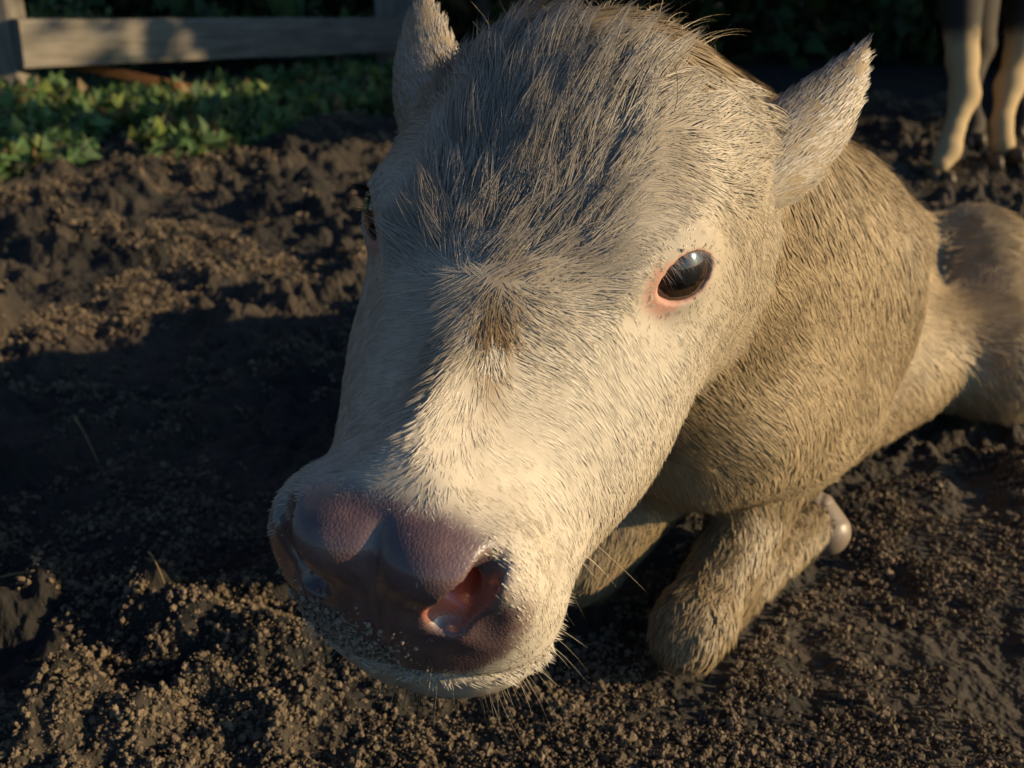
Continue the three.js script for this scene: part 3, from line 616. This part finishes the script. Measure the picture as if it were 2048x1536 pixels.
// a rough-sawn board from a to b: w across (level), h high; edges eased and slightly uneven
function board(a, b, w, h, seed, along = 14) {
  const A = new THREE.Vector3(...a), B = new THREE.Vector3(...b), dir = B.clone().sub(A), L = dir.length(); dir.normalize();
  const up0 = Math.abs(dir.y) > 0.8 ? new THREE.Vector3(0, 0, 1) : new THREE.Vector3(0, 1, 0), sideV = new THREE.Vector3().crossVectors(dir, up0).normalize(), upV = new THREE.Vector3().crossVectors(sideV, dir).normalize();
  const e = 0.12, ring = [[-1, -1 + e], [-1, 1 - e], [-1 + e, 1], [1 - e, 1], [1, 1 - e], [1, -1 + e], [1 - e, -1], [-1 + e, -1]], pos = [], uv = [], idx = [];
  const per = [0]; for (let k = 0; k < 8; k++) { const p = ring[k], q = ring[(k + 1) % 8]; per.push(per[k] + Math.hypot((p[0] - q[0]) * w / 2, (p[1] - q[1]) * h / 2)); }
  for (let i = 0; i <= along; i++) for (let k = 0; k <= 8; k++) {
    const t = i / along, r = ring[k % 8], j = (q) => (noise3(t * 7 + q, (k % 8) * 3.1, seed) - 0.5) * 0.006;
    const p = A.clone().addScaledVector(dir, L * t).addScaledVector(sideV, r[0] * w / 2 + j(0)).addScaledVector(upV, r[1] * h / 2 + j(9));
    pos.push(p.x, p.y, p.z); uv.push(per[k] * 3.2 + seed * 0.37, (t * L) * 0.9 + seed * 0.21);
  }
  for (let i = 0; i < along; i++) for (let k = 0; k < 8; k++) { const a0 = i * 9 + k, b0 = a0 + 1, c0 = a0 + 9, d0 = c0 + 1; idx.push(a0, b0, c0, b0, d0, c0); }
  for (const [i, flip] of [[0, 1], [along, 0]]) { const c = pos.length / 3, m = i ? B : A; pos.push(m.x, m.y, m.z); uv.push(0, 0); for (let k = 0; k < 8; k++) { const p = i * 9 + k, q = p + 1; if (flip) idx.push(c, q, p); else idx.push(c, p, q); } }
  const g = new THREE.BufferGeometry(); g.setAttribute('position', new THREE.Float32BufferAttribute(pos, 3)); g.setAttribute('uv', new THREE.Float32BufferAttribute(uv, 2)); g.setIndex(idx);
  const f = g.toNonIndexed(); f.computeVertexNormals(); return f;
}
const fence = thing('wooden_fence', 'weathered grey wooden fence with one board rail at the edge of the mud', 'fence');
add('post', board([-1.465, -0.1, -3.10], [-1.465, 1.15, -3.10], 0.115, 0.115, 1), greyWood, fence);
add('post', board([-0.50, -0.1, -4.70], [-0.50, 1.2, -4.70], 0.17, 0.17, 2), greyWood, fence);
add('rail', board([-1.39, 0.236, -3.03], [-0.38, 0.186, -4.66], 0.035, 0.130, 3), greyWood, fence);
const pole = add('wooden_pole', board([-1.50, 0.185, -3.33], [-0.845, 0.030, -3.45], 0.03, 0.028, 5), brownWood, scene);
pole.userData = { label: 'thin brown wooden pole slanting down to the ground behind the fence rail', category: 'pole' };

// ---------------------------------------------------------------- plants
function leafGeo(n, spread, len, wid, seed) {                     // a spray of n pointed, folded leaves
  const r = rng(seed), pos = [], idx = [];
  for (let k = 0; k < n; k++) {
    const d = norm([r() - 0.5, (r() - 0.35) * 0.8, r() - 0.5]), s = norm(cross(d, [r() - 0.5, 1, r() - 0.5])), u = cross(s, d), o = [(r() - 0.5) * spread, (r() - 0.5) * spread, (r() - 0.5) * spread], l = len * (0.7 + 0.6 * r()), w = wid * (0.7 + 0.6 * r()), at = pos.length / 3;
    const P = (a, b, c) => pos.push(o[0] + d[0] * a + s[0] * b + u[0] * c, o[1] + d[1] * a + s[1] * b + u[1] * c, o[2] + d[2] * a + s[2] * b + u[2] * c);
    P(0, 0, 0); P(l * 0.4, w, w * 0.35); P(l * 0.45, 0, 0); P(l * 0.4, -w, w * 0.35); P(l, 0, -l * 0.2);
    idx.push(at, at + 1, at + 2, at, at + 2, at + 3, at + 1, at + 4, at + 2, at + 2, at + 4, at + 3);
  }
  const g = new THREE.BufferGeometry(); g.setAttribute('position', new THREE.Float32BufferAttribute(pos, 3)); g.setIndex(idx); g.computeVertexNormals(); return g;
}
const leafMat = new THREE.MeshPhysicalMaterial({ color: 0xffffff, roughness: 0.7, transmission: 0.35, thickness: 0, side: THREE.DoubleSide });
const spray = leafGeo(5, 0.05, 0.045, 0.013, 3), bigSpray = leafGeo(6, 0.22, 0.12, 0.035, 9);
function leaves(name, geo, N, seed, place, tint, parent) {
  const r = rng(seed), m = new THREE.InstancedMesh(geo, leafMat, N), o = new THREE.Object3D(), c = new THREE.Color();
  for (let k = 0; k < N; k++) {
    const [x, y, z, s] = place(r, k);
    o.position.set(x, y, z); o.rotation.set((r() - 0.5) * 1.2, r() * 6.28, (r() - 0.5) * 1.2); o.scale.setScalar(s); o.updateMatrix(); m.setMatrixAt(k, o.matrix);
    const t = tint(r); m.setColorAt(k, c.setRGB(t[0], t[1], t[2]));
  }
  m.name = name; m.castShadow = m.receiveShadow = true; m.userData.kind = 'stuff'; parent.add(m);
  return m;
}
const greens = (r) => { const k = 0.6 + 0.8 * r(); return r() < 0.07 ? [0.16 * k, 0.10 * k, 0.03 * k] : r() < 0.25 ? [0.13 * k, 0.17 * k, 0.025 * k] : [0.055 * k, 0.125 * k, 0.028 * k]; };
const fenceZ = (x) => -3.05 - (x + 1.46) * 1.45;
const weeds = leaves('weeds', spray, 5200, 21, (r) => {
  for (;;) {
    const x = -2.4 + 2.15 * r(), front = x < -0.85 ? -2.12 - 0.35 * sstep(x, -1.25, -0.85) : -2.47 - 0.75 * sstep(x, -0.85, -0.45), z = front - Math.pow(r(), 1.4) * 2.2;
    const d = fbm(x * 3 + 2, 7, z * 3, 3); if (r() > sstep(d, 0.3, 0.55)) continue;
    if (Math.abs(x + 1.465) < 0.11 && z > -3.2 && z < -2.6) continue;
    const top = z < fenceZ(x) - 0.75 ? 0.10 + 0.4 * d : z < fenceZ(x) ? 0.015 + 0.04 * d : 0.03 + (x < -1.25 ? 0.13 : 0.06) * d * sstep(front - z, 0.0, 0.4);
    return [x, top * Math.sqrt(r()), z, 0.55 + 0.7 * r()];
  }
}, greens, scene);
weeds.userData = { kind: 'stuff', label: 'low green weeds growing along the foot of the fence', category: 'weeds' };
const under = leaves('undergrowth', bigSpray, 9000, 22, (r) => { const x = -7 + 15 * r(), z = (x < 0 ? -4.6 : -5.2) - 4.5 * r(); return [x, 1.7 * Math.pow(r(), 1.2) * (0.5 + fbm(x * 0.8, 1, z * 0.8, 2)), z, 0.6 + 0.8 * r()]; }, (r) => { const t = greens(r); return [t[0] * 0.8, t[1] * 0.8, t[2] * 0.8]; }, scene);
under.userData = { kind: 'stuff', label: 'dense dark green undergrowth behind the fence', category: 'undergrowth' };

// trees: tapered trunk with limbs, crown of leaf sprays
const bark = new THREE.MeshStandardMaterial({ color: new THREE.Color(0.06, 0.048, 0.036), roughness: 1 });
function limb(points, r0, r1, seed) {
  const c = new THREE.CatmullRomCurve3(points), nu = 14, nv = 9, pos = [], idx = [], fr = c.computeFrenetFrames(nu);
  for (let i = 0; i <= nu; i++) { const t = i / nu, p = c.getPoint(t), r = lerp(r0, r1, t) * (1 + 0.5 * Math.exp(-t * 14)); for (let k = 0; k <= nv; k++) { const a = k / nv * 6.2832, q = r * (0.88 + 0.24 * noise3(Math.cos(a) * 1.5 + seed, t * 9, Math.sin(a) * 1.5)); const n = fr.normals[i].clone().multiplyScalar(Math.cos(a) * q).addScaledVector(fr.binormals[i], Math.sin(a) * q); pos.push(p.x + n.x, p.y + n.y, p.z + n.z); } }
  for (let i = 0; i < nu; i++) for (let k = 0; k < nv; k++) { const a = i * (nv + 1) + k, b = a + 1, d = a + nv + 1; idx.push(a, b, d, b, d + 1, d); }
  const g = new THREE.BufferGeometry(); g.setAttribute('position', new THREE.Float32BufferAttribute(pos, 3)); g.setIndex(idx); g.computeVertexNormals(); return g;
}
let treeNo = 0;
function tree(x, z, h, rad, low, n, label, group, trunkR = 0.09) {
  const r = rng(300 + treeNo), t = thing(treeNo ? 'tree_' + String(treeNo).padStart(3, '0') : 'tree', label, 'tree', group); treeNo++;
  t.position.set(x, 0, z);
  const V = (a, b, c) => new THREE.Vector3(a, b, c), lean = [(r() - 0.5) * 0.5, (r() - 0.5) * 0.5], gs = [limb([V(0, -0.15, 0), V(lean[0] * 0.3, h * 0.3, lean[1] * 0.3), V(lean[0] * 0.7, h * 0.6, lean[1] * 0.7), V(lean[0], h * 0.92, lean[1])], trunkR, 0.02, treeNo)];
  for (let k = 0; k < 6; k++) { const y = h * (0.3 + 0.09 * k), a = k * 2.4 + r(), q = rad * (0.6 + 0.3 * r()); gs.push(limb([V(lean[0] * 0.5, y, lean[1] * 0.5), V(lean[0] * 0.5 + Math.cos(a) * q * 0.5, y + 0.35, lean[1] * 0.5 + Math.sin(a) * q * 0.5), V(lean[0] * 0.5 + Math.cos(a) * q, y + 0.6, lean[1] * 0.5 + Math.sin(a) * q)], trunkR * 0.4, 0.012, k + treeNo)); }
  add('trunk', mergeGeometries(gs), bark, t);
  const clumps = []; for (let k = 0; k < 26; k++) { const a = r() * 6.28, q = rad * Math.sqrt(r()) * 0.85; clumps.push([Math.cos(a) * q, lerp(low, h, Math.pow(r(), 0.8)), Math.sin(a) * q, rad * (0.22 + 0.22 * r())]); }
  leaves('crown', bigSpray, n, 40 + treeNo, (q) => { const c = clumps[Math.floor(q() * clumps.length)], u = norm([q() - 0.5, q() - 0.5, q() - 0.5]), l = c[3] * Math.cbrt(q()) * 1.15; return [c[0] + u[0] * l, Math.max(low * 0.6, c[1] + u[1] * l), c[2] + u[2] * l, 0.8 + 0.9 * q()]; }, greens, t);
  return t;
}
for (const [x, z, w, where] of [[-3.1, -6.2, 0.10, 'left of the grey fence post'], [-1.0, -7.4, 0.12, 'above the middle of the fence rail'], [0.2, -8.2, 0.09, 'beyond the top of the lying calf head'], [1.6, -7.0, 0.11, 'between the calf ear and the standing calf'], [3.0, -7.8, 0.10, 'just left of the standing calf'], [4.6, -6.8, 0.12, 'right of the standing calf'], [-5.5, -7.5, 0.12, 'farthest left behind the fence']])
  tree(x, z, 5.5 + (x * 7 % 1), 1.7, 0.7, 1500, 'dark tree in the undergrowth ' + where, 'trees behind the fence', w);
tree(4.0, -3.4, 2.4, 0.75, 0.1, 1500, 'low leafy bush nearest the yard on the right', 'trees beside the yard');
for (const [x, z] of [[5.2, -3.95], [6.4, -5.0], [5.6, -6.6], [7.4, -8.0], [7.0, -3.8], [8.6, -6.0], [4.6, -5.4]])
  tree(x, z, 4.6, 1.5, 0.15, 2600, 'leafy tree at the right of the yard that shades the fence', 'trees beside the yard');

// ---------------------------------------------------------------- straws and a pebble on the mud
const straw = new THREE.MeshStandardMaterial({ color: new THREE.Color(0.30, 0.19, 0.075), roughness: 0.7 });
[[[-0.357, -0.598], [-0.314, -0.615], 'dry straw stalk lying on the mud at the left edge', 0.0011],
  [[-0.239, -0.587], [-0.221, -0.560], 'thin dry straw lying across a crumbly clod beside the nose', 0.0006],
  [[-0.397, -0.856], [-0.358, -0.800], 'dry straw sticking up from the mud left of the muzzle', 0.0007]].forEach(([a, b, label, r], k) => {
  const h = (p, d) => new THREE.Vector3(p[0], groundH(p[0], p[1]) + d, p[1]), A = h(a, 0.010), B = h(b, 0.006), m = A.clone().lerp(B, 0.5); m.y += 0.003;
  const o = add(k ? 'straw_00' + k : 'straw', limb([A, m, B], r, r * 0.6, k), straw, scene); o.userData = { label, category: 'straw', group: 'straws on the mud' };
});
{
  const g = new THREE.IcosahedronGeometry(1, 3), p = g.attributes.position.array;
  for (let i = 0; i < p.length; i += 3) { const k = 0.0075 * (0.8 + 0.4 * fbm(p[i] * 1.6 + 4, p[i + 1] * 1.6, p[i + 2] * 1.6, 3)); p[i] *= k * 1.2; p[i + 1] *= k * 0.8; p[i + 2] *= k; }
  g.computeVertexNormals();
  const o = add('pebble', g, new THREE.MeshStandardMaterial({ color: new THREE.Color(0.17, 0.135, 0.095), roughness: 0.95 }), scene);
  o.position.set(-0.306, groundH(-0.306, -0.605) + 0.003, -0.605); o.userData = { label: 'small rounded brown pebble on the mud near the left edge', category: 'pebble' };
}
renderer.render(scene, camera);
